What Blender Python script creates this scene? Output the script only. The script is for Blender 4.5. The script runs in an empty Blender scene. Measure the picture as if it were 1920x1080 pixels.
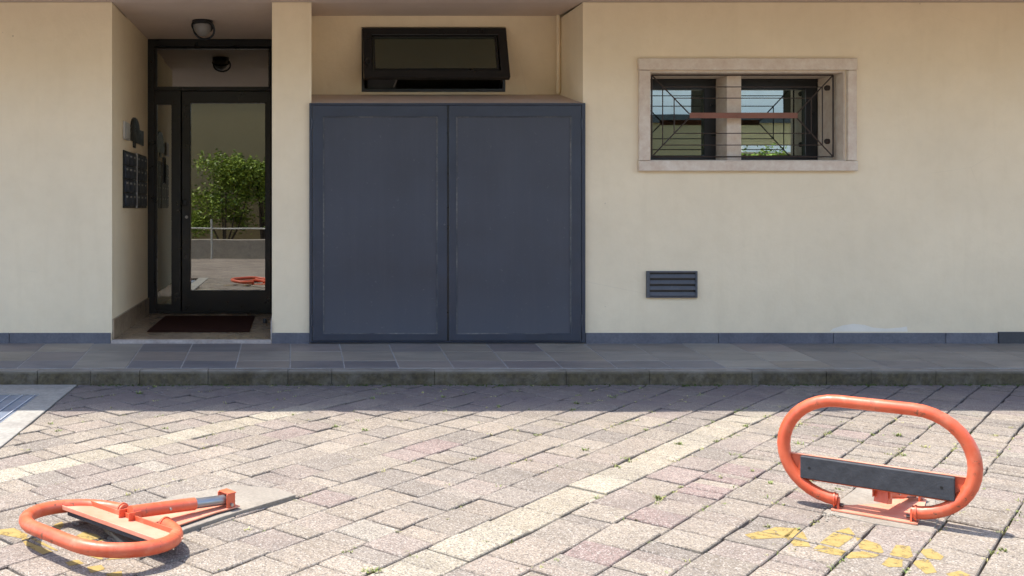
import bpy, bmesh, math, random
from mathutils import Vector, Matrix

# ------------------------------------------------------------------ camera, sky, sun, exposure
S = bpy.context.scene
C = S.collection
F_PX, CX, CY, CAM_Y, CAM_Z = 1800.0, 552.0, 390.0, -7.3, 1.186
cam_d = bpy.data.cameras.new('camera'); cam = bpy.data.objects.new('camera', cam_d); C.objects.link(cam)
cam.location = (0, CAM_Y, CAM_Z); cam.rotation_euler = (math.radians(90), 0, 0)
cam_d.sensor_width = 36; cam_d.lens = 36 * F_PX / 1920
cam_d.shift_x = (960 - CX) / 1920; cam_d.shift_y = -(540 - CY) / 1920
cam_d.clip_start = 0.05; cam_d.clip_end = 500
S.camera = cam
SUN = Vector((-.365, .075, 1.0)).normalized()
w = bpy.data.worlds.new('World'); S.world = w; w.use_nodes = True
nt = w.node_tree; nt.nodes.clear()
sky = nt.nodes.new('ShaderNodeTexSky'); sky.sky_type = 'NISHITA'; sky.sun_disc = False
sky.sun_elevation = math.asin(SUN.z); sky.sun_rotation = math.atan2(SUN.x, SUN.y)
bg = nt.nodes.new('ShaderNodeBackground'); bg.inputs[1].default_value = 0.15
wo = nt.nodes.new('ShaderNodeOutputWorld')
nt.links.new(sky.outputs[0], bg.inputs[0]); nt.links.new(bg.outputs[0], wo.inputs[0])
sl = bpy.data.lights.new('sun', 'SUN'); sl.energy = 2.4; sl.angle = math.radians(.55); sl.color = (1, .95, .87)
so = bpy.data.objects.new('sun', sl); C.objects.link(so); so.rotation_euler = SUN.to_track_quat('Z', 'Y').to_euler()
so.location = (-6, 3, 14)
S.view_settings.view_transform = 'Standard'; S.view_settings.look = 'None'
S.view_settings.exposure = 1.8; S.view_settings.gamma = 1
S.view_settings.use_curve_mapping = False
S.render.engine = 'CYCLES'
S.cycles.max_bounces = 10; S.cycles.diffuse_bounces = 5; S.cycles.transparent_max_bounces = 12
S.cycles.use_denoising = True

R = random.Random(11)

# ------------------------------------------------------------------ node helpers
class N:
    def __init__(s, name, rough=.8, spec=.5, metal=0.0):
        s.m = bpy.data.materials.new(name); s.m.use_nodes = True
        s.t = s.m.node_tree; s.b = s.t.nodes['Principled BSDF']
        s.b.inputs['Roughness'].default_value = rough
        s.b.inputs['Metallic'].default_value = metal
        s.b.inputs['Specular IOR Level'].default_value = spec
        s.out = s.t.nodes['Material Output']
        g = s.t.nodes.new('ShaderNodeNewGeometry'); s.pos = g.outputs['Position']
    def link(s, a, b): s.t.links.new(a, b)
    def val(s, sock, v):
        if hasattr(v, 'default_value') or hasattr(v, 'is_linked'): s.link(v, sock)
        else: sock.default_value = v
    def mapped(s, scale=(1, 1, 1), rot=(0, 0, 0), loc=(0, 0, 0)):
        n = s.t.nodes.new('ShaderNodeMapping'); s.link(s.pos, n.inputs[0])
        n.inputs['Scale'].default_value = scale; n.inputs['Rotation'].default_value = rot; n.inputs['Location'].default_value = loc
        return n.outputs[0]
    def noise(s, scale, detail=4, rough=.55, vec=None, dist=0.0):
        n = s.t.nodes.new('ShaderNodeTexNoise'); s.link(vec or s.pos, n.inputs['Vector'])
        n.inputs['Scale'].default_value = scale; n.inputs['Detail'].default_value = detail
        n.inputs['Roughness'].default_value = rough; n.inputs['Distortion'].default_value = dist
        return n.outputs['Fac']
    def voro(s, scale, vec=None, feat='F1', out='Distance'):
        n = s.t.nodes.new('ShaderNodeTexVoronoi'); s.link(vec or s.pos, n.inputs['Vector']); n.feature = feat
        n.inputs['Scale'].default_value = scale
        return n.outputs[out]
    def ramp(s, fac, stops, interp='LINEAR'):
        n = s.t.nodes.new('ShaderNodeValToRGB'); s.link(fac, n.inputs[0]); e = n.color_ramp.elements
        n.color_ramp.interpolation = interp
        while len(e) < len(stops): e.new(.5)
        for k, (p, c) in enumerate(stops):
            e[k].position = p
            e[k].color = (c, c, c, 1) if isinstance(c, (int, float)) else (*c, 1)
        return n.outputs[0]
    def mix(s, fac, a, b, mode='MIX'):
        n = s.t.nodes.new('ShaderNodeMix'); n.data_type = 'RGBA'; n.blend_type = mode
        s.val(n.inputs[0], fac)
        for sock, v in ((n.inputs[6], a), (n.inputs[7], b)):
            if isinstance(v, (tuple, list)): sock.default_value = (*v, 1) if len(v) == 3 else v
            elif isinstance(v, (int, float)): sock.default_value = (v, v, v, 1)
            else: s.link(v, sock)
        return n.outputs[2]
    def math(s, op, a, b=0.0, clamp=False):
        n = s.t.nodes.new('ShaderNodeMath'); n.operation = op; n.use_clamp = clamp
        s.val(n.inputs[0], a); s.val(n.inputs[1], b)
        return n.outputs[0]
    def xyz(s, i):
        n = s.t.nodes.new('ShaderNodeSeparateXYZ'); s.link(s.pos, n.inputs[0]); return n.outputs[i]
    def attr(s, name, out='Color'):
        n = s.t.nodes.new('ShaderNodeAttribute'); n.attribute_name = name; return n.outputs[out]
    def color(s, c):
        if isinstance(c, tuple): s.b.inputs['Base Color'].default_value = (*c, 1)
        else: s.link(c, s.b.inputs['Base Color'])
    def rough(s, r): s.val(s.b.inputs['Roughness'], r)
    def bump(s, h, strength=.3, dist=.01):
        n = s.t.nodes.new('ShaderNodeBump'); n.inputs['Strength'].default_value = strength
        n.inputs['Distance'].default_value = dist; s.link(h, n.inputs['Height'])
        s.link(n.outputs[0], s.b.inputs['Normal'])
    def alpha(s, a): s.link(a, s.b.inputs['Alpha'])

def M_plaster(name, base, top=None):
    n = N(name, .93, .25)
    a = n.noise(1.3, 5, .6); b = n.noise(9, 4, .6)
    st = n.noise(1.0, 5, .65, n.mapped((7, 7, .8)))
    c = n.mix(n.ramp(a, [(.3, 0), (.7, 1)]), tuple(v * .93 for v in base), tuple(min(.9, v * 1.04) for v in base))
    c = n.mix(n.math('MULTIPLY', n.ramp(b, [(.45, 0), (.8, 1)]), .22), c, tuple(v * f for v, f in zip(base, (.82, .78, .72))))
    c = n.mix(n.math('MULTIPLY', n.ramp(st, [(.52, 0), (.8, 1)]), .35), c, tuple(v * f for v, f in zip(base, (.86, .84, .80))))
    sp = n.voro(7.5); sp2 = n.noise(3, 2)
    dots = n.math('MULTIPLY', n.ramp(sp, [(.035, 1), (.05, 0)]), n.ramp(sp2, [(.55, 0), (.6, 1)]))
    c = n.mix(n.math('MULTIPLY', dots, .6), c, (.22, .15, .09))
    z = n.xyz(2)
    spl = n.math('MULTIPLY', n.ramp(n.math('ADD', z, n.math('MULTIPLY', b, .25)), [(.34, 1), (.62, 0)]), n.ramp(n.noise(5, 6, .75), [(.42, 0), (.68, 1)]))
    c = n.mix(n.math('MULTIPLY', spl, .35), c, tuple(v * .72 for v in base))
    hair = n.ramp(n.voro(1.1, n.mapped((1, 1, 1.3)), 'DISTANCE_TO_EDGE'), [(.0, 1), (.004, 0)])
    c = n.mix(n.math('MULTIPLY', n.math('MULTIPLY', hair, n.ramp(n.noise(.9, 3), [(.55, 0), (.62, 1)])), .13), c, (.3, .25, .18))
    n.color(c)
    h = n.math('ADD', n.math('MULTIPLY', n.noise(210, 3, .6), .5), n.noise(24, 4, .6))
    n.bump(h, .5, .004)
    return n.m

def M_metal(name, base, rough=.45, wear=(.3, .3, .3), wamt=.25, metal=0.0, spec=.5, grain=1.0):
    n = N(name, rough, spec, metal)
    a = n.noise(5, 5, .6); b = n.noise(38, 5, .7)
    c = n.mix(n.ramp(a, [(.3, 0), (.75, 1)]), tuple(v * .85 for v in base), tuple(v * 1.15 for v in base))
    f = n.math('MULTIPLY', n.ramp(b, [(.6, 0), (.72, 1)]), n.ramp(n.noise(3, 3), [(.45, 0), (.7, 1)]))
    c = n.mix(n.math('MULTIPLY', f, wamt), c, wear)
    n.color(c); n.rough(n.ramp(n.noise(11, 4), [(.3, max(.05, rough - .1)), (.7, min(1, rough + .12))]))
    n.bump(n.noise(60, 3), .12 * grain, .003)
    return n.m

def M_scuff():
    n = N('dusty edge', .75, .4)
    k = n.math('MULTIPLY', n.ramp(n.noise(2.3, 4, .7), [(.40, 0), (.66, 1)]), n.ramp(n.noise(45, 5, .8), [(.35, .2), (.65, 1)]))
    n.color(n.mix(k, (.05, .055, .068), (.25, .235, .205)))
    return n.m
def M_cab():
    n = N('blue grey painted steel', .42, .5)
    a = n.noise(2.2, 5, .6); st = n.noise(2.0, 5, .7, n.mapped((9, 9, .5))); b = n.noise(30, 5, .7)
    c = n.mix(n.ramp(a, [(.3, 0), (.75, 1)]), (.042, .046, .060), (.056, .061, .077))
    c = n.mix(n.math('MULTIPLY', n.ramp(st, [(.45, 0), (.75, 1)]), .18), c, (.09, .09, .10))
    low = n.ramp(n.math('ADD', n.xyz(2), n.math('MULTIPLY', a, .5)), [(.45, 1), (.85, 0)])
    c = n.mix(n.math('MULTIPLY', low, .35), c, (.115, .125, .15))
    c = n.mix(n.math('MULTIPLY', n.ramp(b, [(.64, 0), (.70, 1)]), .3), c, (.2, .2, .19))
    n.color(c); n.rough(n.ramp(a, [(.3, .38), (.7, .55)])); n.bump(n.math('ADD', n.noise(1.6, 2), n.math('MULTIPLY', n.noise(60, 3), .03)), .25, .02)
    return n.m

def M_stone(name, dark, light, scale=14, rough=.7, bump=.3, spec=.4, tint=True, stretch=(1, 1, 1)):
    n = N(name, rough, spec)
    v = n.mapped(stretch)
    a = n.noise(scale * .3, 5, .6, v, .6); b = n.noise(scale * 3, 5, .7, v)
    c = n.mix(n.ramp(a, [(.25, 0), (.75, 1)]), dark, light)
    c = n.mix(.6, c, n.ramp(b, [(.3, .35), (.7, .65)]), 'OVERLAY')
    if tint: c = n.mix(1.0, c, n.attr('tint'), 'MULTIPLY')
    n.color(c); n.bump(n.math('ADD', b, n.noise(scale * 14, 3)), bump, .004)
    return n.m

def M_paver():
    n = N('concrete paver', .92, .25)
    fine = n.noise(330, 2, .6); grit = n.voro(230, out='Color'); blot = n.noise(3.2, 5, .65); med = n.noise(26, 4, .65)
    sep = n.t.nodes.new('ShaderNodeSeparateColor'); n.link(grit, sep.inputs[0])
    c = n.mix(1.0, n.attr('tint'), n.ramp(med, [(.25, .84), (.75, 1.1)]), 'MULTIPLY')
    c = n.mix(1.0, c, n.ramp(blot, [(.28, .80), (.7, 1.08)]), 'MULTIPLY')
    mid = n.noise(95, 3, .7)
    c = n.mix(1.0, c, n.ramp(mid, [(.32, .74), (.66, 1.16)]), 'MULTIPLY')
    c = n.mix(n.math('MULTIPLY', n.ramp(sep.outputs[0], [(.74, 0), (.84, 1)]), .75), c, (.10, .085, .075))
    c = n.mix(n.math('MULTIPLY', n.ramp(sep.outputs[1], [(.80, 0), (.88, 1)]), .4), c, (.55, .50, .44))
    st = n.math('MULTIPLY', n.ramp(n.noise(1.7, 6, .7, dist=.8), [(.56, 0), (.72, 1)]), .42)
    c = n.mix(st, c, (.17, .15, .13))
    # algae, then grime with painted-in shade, in the strip beside the kerb
    y = n.xyz(1)
    mo = n.math('MULTIPLY', n.ramp(n.math('ADD', y, 2.0), [(.42, 0), (1.0, 1)]), n.ramp(n.noise(14, 6, .7), [(.36, 0), (.62, 1)]))
    c = n.mix(n.math('MULTIPLY', mo, .75), c, (.055, .06, .035))
    grime_shade = n.math('MULTIPLY', n.ramp(n.math('ADD', y, 2.0), [(.12, 0), (.55, 1)]), n.ramp(n.noise(2.6, 5, .6), [(.2, .45), (.7, .9)]))  # kerbside grime that also paints the slab's shade darker into the paver colour
    c = n.mix(n.math('MULTIPLY', grime_shade, .85), c, (.125, .10, .105))
    n.color(c)
    h = n.math('ADD', n.math('MULTIPLY', fine, .5), n.math('MULTIPLY', sep.outputs[2], .6))
    n.bump(n.math('ADD', h, n.math('MULTIPLY', med, 1.3)), .55, .003)
    return n.m

def M_glass(name, refl, tint=(.5, .5, .5), rough=.0, gc=(.95, .97, .93)):
    m = bpy.data.materials.new(name); m.use_nodes = True; t = m.node_tree
    t.nodes.remove(t.nodes['Principled BSDF']); out = t.nodes['Material Output']
    g = t.nodes.new('ShaderNodeBsdfGlossy'); g.inputs['Roughness'].default_value = rough; g.inputs['Color'].default_value = (*gc, 1)
    tr = t.nodes.new('ShaderNodeBsdfTransparent'); tr.inputs['Color'].default_value = (*tint, 1)
    lw = t.nodes.new('ShaderNodeLayerWeight'); lw.inputs['Blend'].default_value = .2
    ma = t.nodes.new('ShaderNodeMath'); ma.operation = 'ADD'; ma.use_clamp = True
    t.links.new(lw.outputs['Fresnel'], ma.inputs[0]); ma.inputs[1].default_value = refl
    geo = t.nodes.new('ShaderNodeNewGeometry'); no = t.nodes.new('ShaderNodeTexNoise'); no.inputs['Scale'].default_value = 2.2
    bu = t.nodes.new('ShaderNodeBump'); bu.inputs['Strength'].default_value = .05; bu.inputs['Distance'].default_value = .003
    t.links.new(geo.outputs['Position'], no.inputs['Vector']); t.links.new(no.outputs['Fac'], bu.inputs['Height'])
    t.links.new(bu.outputs[0], g.inputs['Normal'])
    mx = t.nodes.new('ShaderNodeMixShader')
    t.links.new(ma.outputs[0], mx.inputs[0]); t.links.new(tr.outputs[0], mx.inputs[1]); t.links.new(g.outputs[0], mx.inputs[2])
    t.links.new(mx.outputs[0], out.inputs[0])
    return m

def M_orange():
    n = N('orange paint', .38, .5)
    a = n.noise(7, 4, .6); b = n.noise(42, 5, .7); big = n.noise(9, 3)
    c = n.mix(n.ramp(a, [(.3, 0), (.7, 1)]), (.56, .08, .030), (.64, .135, .06))
    c = n.mix(n.math('MULTIPLY', n.ramp(n.noise(16, 5, .6), [(.52, 0), (.75, 1)]), .5), c, (.68, .26, .155))
    sc = n.math('MULTIPLY', n.ramp(b, [(.57, 0), (.63, 1)]), n.ramp(big, [(.47, 0), (.58, 1)]))
    c = n.mix(n.math('MULTIPLY', sc, .85), c, (.17, .075, .04))
    n.color(c); n.rough(n.ramp(b, [(.3, .3), (.7, .55)])); n.bump(n.math('ADD', b, a), .12, .002)
    return n.m

def M_faded():
    n = N('sun bleached orange paint', .55, .4)
    a = n.noise(7, 4, .6); b = n.noise(50, 5, .7)
    c = n.mix(n.ramp(a, [(.3, 0), (.7, 1)]), (.60, .19, .11), (.68, .31, .21))
    sc = n.math('MULTIPLY', n.ramp(b, [(.60, 0), (.66, 1)]), n.ramp(n.noise(8, 3), [(.48, 0), (.58, 1)]))
    n.color(n.mix(n.math('MULTIPLY', sc, .7), c, (.22, .10, .06))); n.bump(b, .12, .002)
    return n.m

def M_paint():
    n = N('worn yellow paint', .85, .25)
    a = n.noise(30, 5, .7); b = n.noise(110, 3, .7)
    n.color(n.mix(n.ramp(a, [(.3, 0), (.7, 1)]), (.27, .185, .055), (.35, .255, .095)))
    k = n.math('ADD', n.math('MULTIPLY', a, .6), n.math('MULTIPLY', b, .4))
    n.alpha(n.ramp(k, [(.37, 0), (.47, 1)]))
    n.bump(b, .4, .002)
    return n.m

def M_kerb():
    n = N('kerb stone', .9, .3)
    c = n.mix(n.ramp(n.noise(6, 5), [(.3, 0), (.7, 1)]), (.175, .15, .12), (.27, .24, .20))
    z = n.xyz(2)
    low = n.ramp(n.math('MULTIPLY', z, 10.0), [(.72, 1), (.96, 0)])
    mo = n.math('MULTIPLY', low, n.ramp(n.noise(9, 6, .75, dist=.4), [(.25, .45), (.55, 1)]))
    mc = n.mix(n.ramp(n.noise(34, 4), [(.35, 0), (.65, 1)]), (.052, .040, .022), (.105, .083, .042))
    c = n.mix(n.math('MULTIPLY', mo, .92), c, mc)
    c = n.mix(1.0, c, n.attr('tint'), 'MULTIPLY')
    n.color(c); n.bump(n.math('ADD', n.noise(60, 5, .7), n.noise(220, 2)), .6, .005)
    return n.m

def M_simple(name, col, rough=.7, var=.2, scale=20, bump=.2, spec=.4, metal=0.0):
    n = N(name, rough, spec, metal)
    a = n.noise(scale, 4, .6)
    n.color(n.mix(n.ramp(a, [(.3, 0), (.7, 1)]), tuple(v * (1 - var) for v in col), tuple(v * (1 + var) for v in col)))
    n.bump(n.noise(scale * 4, 3), bump, .003)
    return n.m

def M_leaf(name, c0, c1):
    n = N(name, .45, .4)
    n.color(n.mix(n.attr('tint', 'Fac'), c0, c1))
    n.b.inputs['Transmission Weight'].default_value = 0
    n.b.inputs['Subsurface Weight'].default_value = 0
    return n.m

def M_courtyard():
    n = N('courtyard paving far', .92, .25)
    v = n.mapped((1, 1, 1), (0, 0, math.radians(-46.7)))
    br = n.t.nodes.new('ShaderNodeTexBrick'); n.link(v, br.inputs[0])
    br.inputs['Scale'].default_value = 1; br.inputs['Brick Width'].default_value = .24; br.inputs['Row Height'].default_value = .18
    br.inputs['Mortar Size'].default_value = .004; br.inputs['Color1'].default_value = (.29, .24, .195, 1)
    br.inputs['Color2'].default_value = (.235, .19, .155, 1); br.inputs['Mortar'].default_value = (.07, .06, .05, 1)
    c = n.mix(1.0, br.outputs['Color'], n.ramp(n.noise(1.5, 5), [(.3, .8), (.7, 1.15)]), 'MULTIPLY')
    n.color(c); n.bump(n.noise(200, 2), .4, .003)
    return n.m

MT = dict(
    mortar=M_stone('joint mortar', (.27, .255, .24), (.37, .355, .33), 12, .9, .3, .2, False),
    wall=M_plaster('cream plaster', (.84, .705, .495)),
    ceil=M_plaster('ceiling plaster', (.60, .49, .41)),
    patch=M_plaster('white repaint', (.86, .78, .65)),
    opp=M_plaster('beige render', (.30, .235, .125)),
    opp2=M_plaster('pale render', (.78, .78, .76)),
    plinth=M_stone('slate plinth', (.085, .088, .105), (.15, .15, .17), 16, .6),
    slab=M_stone('porphyry slab', (.62, .62, .62), (1.0, .98, .95), 9, .55, .3, .4, stretch=(.7, 2.4, 1)),
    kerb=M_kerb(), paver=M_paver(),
    marble=M_stone('brown marble', (.26, .185, .115), (.40, .30, .20), 8, .2, .05, .5, False),
    nosing=M_stone('pale nosing', (.3, .25, .22), (.5, .44, .4), 20, .8, .5, .3, False),
    pink=M_stone('pink stone', (.60, .49, .38), (.70, .59, .47), 5, .75, .2, .3, False),
    conc=M_stone('concrete', (.24, .22, .195), (.34, .32, .28), 12, .92, .6, .2, False),
    concd=M_stone('grey concrete', (.25, .215, .175), (.34, .30, .245), 22, .92, 1.0, .2, False),
    cab=M_cab(),
    cabf=M_metal('dark blue painted steel', (.034, .042, .060), .4, (.15, .15, .16), .25),
    scuff=M_scuff(),
    black=M_metal('black aluminium', (.012, .013, .014), .35, (.05, .05, .05), .1),
    iron=M_metal('brown iron', (.045, .028, .02), .6, (.2, .07, .03), .5),
    rust=M_metal('rusty bar', (.24, .10, .065), .75, (.25, .11, .05), .5),
    vent=M_metal('vent grey', (.085, .087, .095), .6, (.2, .17, .14), .5),
    orange=M_orange(), faded=M_faded(), paint=M_paint(),
    rubber=M_simple('black rubber board', (.042, .044, .050), .7, .25, 25, .3),
    chrome=M_metal('zinc tube', (.30, .30, .31), .38, (.2, .15, .12), .6, .8),
    steel=M_metal('bolt steel', (.4, .38, .36), .4, (.2, .1, .05), .5, .8),
    silver=M_metal('silver metal', (.5, .48, .45), .4, (.4, .4, .4), .2, .3),
    mat=M_simple('brown doormat', (.038, .015, .01), .95, .3, 160, 1.0, .1),
    soil=M_simple('joint soil', (.034, .026, .018), .97, .35, 40, .8, .1),
    far=M_courtyard(),
    cover=M_metal('galvanised cover', (.20, .235, .30), .42, (.3, .3, .3), .3, .35),
    coverrib=M_metal('cover rib', (.50, .52, .55), .5, (.3, .3, .3), .3, .2),
    frosted=M_simple('lamp glass', (.22, .21, .2), .3, .1, 8, .05),
    white=M_simple('white paint', (.45, .43, .38), .6, .12, 12, .2),
    label=M_simple('name labels', (.42, .41, .38), .5, .3, 60, .1),
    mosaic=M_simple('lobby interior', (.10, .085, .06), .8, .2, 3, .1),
    leaf=M_leaf('hedge leaves', (.08, .13, .015), (.32, .40, .05)),
    weed=M_leaf('weed leaves', (.15, .20, .05), (.42, .37, .15)),
    moss=M_simple('moss', (.06, .075, .025), .97, .5, 60, 1.0, .1),
    bark=M_simple('bark', (.09, .065, .045), .9, .3, 30, .5),
    crumb=M_simple('crumbs', (.3, .27, .22), .9, .6, 30, .5),
    glass=M_glass('door glass', .24, (.30, .28, .22)),
    glass2=M_glass('window glass', .45, (.3, .32, .32), .0, (.80, .93, .86)),
    glass3=M_glass('hatch glass', .24, (.25, .24, .2), .06, (.72, .86, .70)),
)

# ------------------------------------------------------------------ object helpers
def empty(name, loc=(0, 0, 0), label=None, cat=None, group=None, kind=None):
    o = bpy.data.objects.new(name, None); C.objects.link(o); o.location = loc; o.empty_display_size = .1
    return tag(o, label, cat, group, kind)
def tag(o, label=None, cat=None, group=None, kind=None):
    if label: o['label'] = label
    if cat: o['category'] = cat
    if group: o['group'] = group
    if kind: o['kind'] = kind
    return o
def bevel(bm, wd, seg=1):
    if wd > 0:
        es = [e for e in bm.edges if e.is_manifold and e.calc_face_angle(0) > .5]
        bmesh.ops.bevel(bm, geom=es, offset=wd, segments=seg, affect='EDGES', clamp_overlap=True)
def link(name, bm, mat, parent=None, bev=0, smooth=False, tint=None):
    bmesh.ops.remove_doubles(bm, verts=bm.verts, dist=1e-6)
    bevel(bm, bev)
    bmesh.ops.recalc_face_normals(bm, faces=bm.faces)
    me = bpy.data.meshes.new(name); bm.to_mesh(me); bm.free()
    me.materials.append(mat)
    if smooth:
        me.polygons.foreach_set('use_smooth', [True] * len(me.polygons))
        me.set_sharp_from_angle(angle=math.radians(40))
    set_tint(me, tint or (1, 1, 1))
    o = bpy.data.objects.new(name, me); C.objects.link(o)
    if parent is not None:
        o.parent = parent; o.matrix_parent_inverse = Matrix.Translation(parent.location).inverted() if parent.rotation_euler.z == 0 else parent.matrix_basis.inverted()
    return o
def set_tint(me, c):
    a = me.attributes.new('tint', 'FLOAT_COLOR', 'FACE')
    if isinstance(c, list): flat = [v for q in c for v in (*q, 1)]
    else: flat = [*c, 1] * len(me.polygons)
    a.data.foreach_set('color', flat)
def B(x0, x1, y0, y1, z0, z1, bm=None):
    bm = bm or bmesh.new()
    v = [bm.verts.new((x, y, z)) for z in (z0, z1) for y in (y0, y1) for x in (x0, x1)]
    for f in ((0, 1, 5, 4), (1, 3, 7, 5), (3, 2, 6, 7), (2, 0, 4, 6), (4, 5, 7, 6), (0, 2, 3, 1)):
        bm.faces.new([v[i] for i in f])
    return bm
def box(name, x0, x1, y0, y1, z0, z1, mat, parent=None, bev=.0, tint=None):
    return link(name, B(x0, x1, y0, y1, z0, z1), mat, parent, bev, tint=tint)
def ring(name, x0, x1, z0, z1, l, r, b, t, y0, y1, mat, parent=None, bev=.0):
    """mitred rectangular frame in the xz plane, ONE closed mesh"""
    bm = bmesh.new(); V = []
    for y in (y0, y1):
        V.append([bm.verts.new(p) for p in ((x0, y, z0), (x1, y, z0), (x1, y, z1), (x0, y, z1))] +
                 [bm.verts.new(p) for p in ((x0 + l, y, z0 + b), (x1 - r, y, z0 + b), (x1 - r, y, z1 - t), (x0 + l, y, z1 - t))])
    for i in range(4):
        j = (i + 1) % 4
        bm.faces.new((V[0][i], V[0][j], V[0][4 + j], V[0][4 + i])); bm.faces.new((V[1][i], V[1][4 + i], V[1][4 + j], V[1][j]))
        bm.faces.new((V[0][i], V[1][i], V[1][j], V[0][j])); bm.faces.new((V[0][4 + i], V[0][4 + j], V[1][4 + j], V[1][4 + i]))
    return link(name, bm, mat, parent, bev)
def holed(name, xs, zs, holes, y0, y1, mat, parent=None):
    """solid wall in the xz plane with rectangular openings, one mesh; holes = list of (x0,x1,z0,z1)"""
    xs = sorted(set(xs + [h[0] for h in holes] + [h[1] for h in holes])); zs = sorted(set(zs + [h[2] for h in holes] + [h[3] for h in holes]))
    bm = bmesh.new(); vc = {}
    def v(i, j, y):
        k = (i, j, y)
        if k not in vc: vc[k] = bm.verts.new((xs[i], y, zs[j]))
        return vc[k]
    def solid(i, j):
        if not (0 <= i < len(xs) - 1 and 0 <= j < len(zs) - 1): return False
        cx, cz = (xs[i] + xs[i + 1]) / 2, (zs[j] + zs[j + 1]) / 2
        return not any(a < cx < b and c < cz < d for a, b, c, d in holes)
    for i in range(len(xs) - 1):
        for j in range(len(zs) - 1):
            if not solid(i, j): continue
            bm.faces.new((v(i, j, y0), v(i + 1, j, y0), v(i + 1, j + 1, y0), v(i, j + 1, y0)))
            bm.faces.new((v(i, j, y1), v(i, j + 1, y1), v(i + 1, j + 1, y1), v(i + 1, j, y1)))
            for di, dj, p, q in ((-1, 0, (i, j), (i, j + 1)), (1, 0, (i + 1, j), (i + 1, j + 1)), (0, -1, (i, j), (i + 1, j)), (0, 1, (i, j + 1), (i + 1, j + 1))):
                if not solid(i + di, j + dj):
                    bm.faces.new((v(*p, y0), v(*q, y0), v(*q, y1), v(*p, y1)))
    return link(name, bm, mat, parent)
def tube_bm(path, r, seg=14, closed=False, caps=True, bm=None, radii=None):
    bm = bm or bmesh.new(); rings = []; n = len(path); P = [Vector(p) for p in path]
    prev = None
    for i, p in enumerate(P):
        a = P[(i + 1) % n] if (closed or i < n - 1) else p
        b = P[i - 1] if (closed or i > 0) else p
        d = (a - b).normalized()
        if prev is None:
            up = Vector((0, 0, 1)) if abs(d.z) < .9 else Vector((1, 0, 0)); u = d.cross(up).normalized()
        else:
            u = (prev - d * prev.dot(d)).normalized()
        prev = u; q = d.cross(u); rr = radii[i] if radii else r
        rings.append([bm.verts.new(p + (u * math.cos(k * 2 * math.pi / seg) + q * math.sin(k * 2 * math.pi / seg)) * rr) for k in range(seg)])
    for i in range(n if closed else n - 1):
        A, Bq = rings[i], rings[(i + 1) % n]
        for k in range(seg): bm.faces.new((A[k], A[(k + 1) % seg], Bq[(k + 1) % seg], Bq[k]))
    if caps and not closed: bm.faces.new(rings[0][::-1]); bm.faces.new(rings[-1])
    return bm
def tube(name, path, r, mat, parent=None, seg=14, closed=False, radii=None):
    return link(name, tube_bm(path, r, seg, closed, radii=radii), mat, parent, smooth=True)
def prism(name, poly, z0, z1, mat, parent=None, bev=0, tint=None):
    bm = bmesh.new(); a = [bm.verts.new((p[0], p[1], z0)) for p in poly]; b = [bm.verts.new((p[0], p[1], z1)) for p in poly]
    bm.faces.new(b); bm.faces.new(a[::-1]); n = len(poly)
    for i in range(n): bm.faces.new((a[i], a[(i + 1) % n], b[(i + 1) % n], b[i]))
    return link(name, bm, mat, parent, bev, tint=tint)
def fx(px, d=7.3): return (px - CX) * d / F_PX
def fz(py, d=7.3): return CAM_Z - (py - CY) * d / F_PX
def gp(px, py, z=0.0):
    d = (CAM_Z - z) * F_PX / (py - CY); return ((px - CX) * d / F_PX, CAM_Y + d)

# ------------------------------------------------------------------ ground
box('ground', -40, 40, -45, 8, -.30, -.022, MT['soil']); tag(bpy.data.objects['ground'], kind='structure')
YK = -.87                     # front of the kerb
XB = -1.455                   # edge of the concrete border on the left
YP = -5.4                     # pavers are built one by one from the kerb to here
far = holed('courtyard', [-34, 34], [-40, YK], [(-3.2, 6.4, YP, YK)], -.02, .0, MT['far'])
# holed() builds in xz: lay it down
far.data.transform(Matrix(((1, 0, 0, 0), (0, 0, 1, 0), (0, 1, 0, 0), (0, 0, 0, 1)))); far.data.flip_normals()
far.data.transform(Matrix.Translation((0, 0, -.004))); tag(far, kind='structure')

TH = math.radians(43.3)
A = Vector((math.sin(TH), math.cos(TH))); Bd = Vector((math.cos(TH), -math.sin(TH))); O0 = Vector((0, -3.6))
def clip(poly, nx, ny, c):            # keep nx*x+ny*y <= c
    out = []
    for i in range(len(poly)):
        p, q = poly[i], poly[(i + 1) % len(poly)]
        dp, dq = nx * p[0] + ny * p[1] - c, nx * q[0] + ny * q[1] - c
        if dp <= 0: out.append(p)
        if (dp < 0 < dq) or (dq < 0 < dp):
            k = dp / (dp - dq); out.append((p[0] + k * (q[0] - p[0]), p[1] + k * (q[1] - p[1])))
    return out
def area(p): return .5 * abs(sum(p[i][0] * p[(i + 1) % len(p)][1] - p[(i + 1) % len(p)][0] * p[i][1] for i in range(len(p))))
def ccw(p): return p if sum(p[i][0] * p[(i + 1) % len(p)][1] - p[(i + 1) % len(p)][0] * p[i][1] for i in range(len(p))) > 0 else p[::-1]
def inset(poly, d):
    out = poly = ccw(poly); n = len(poly); res = poly
    for i in range(n):
        p, q = poly[i], poly[(i + 1) % n]
        ex, ey = q[0] - p[0], q[1] - p[1]; L = math.hypot(ex, ey)
        if L < 1e-6: continue
        nx, ny = ey / L, -ex / L      # outward normal for ccw
        res = clip(res, nx, ny, nx * p[0] + ny * p[1] - d)
        if len(res) < 3: return []
    return res

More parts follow.
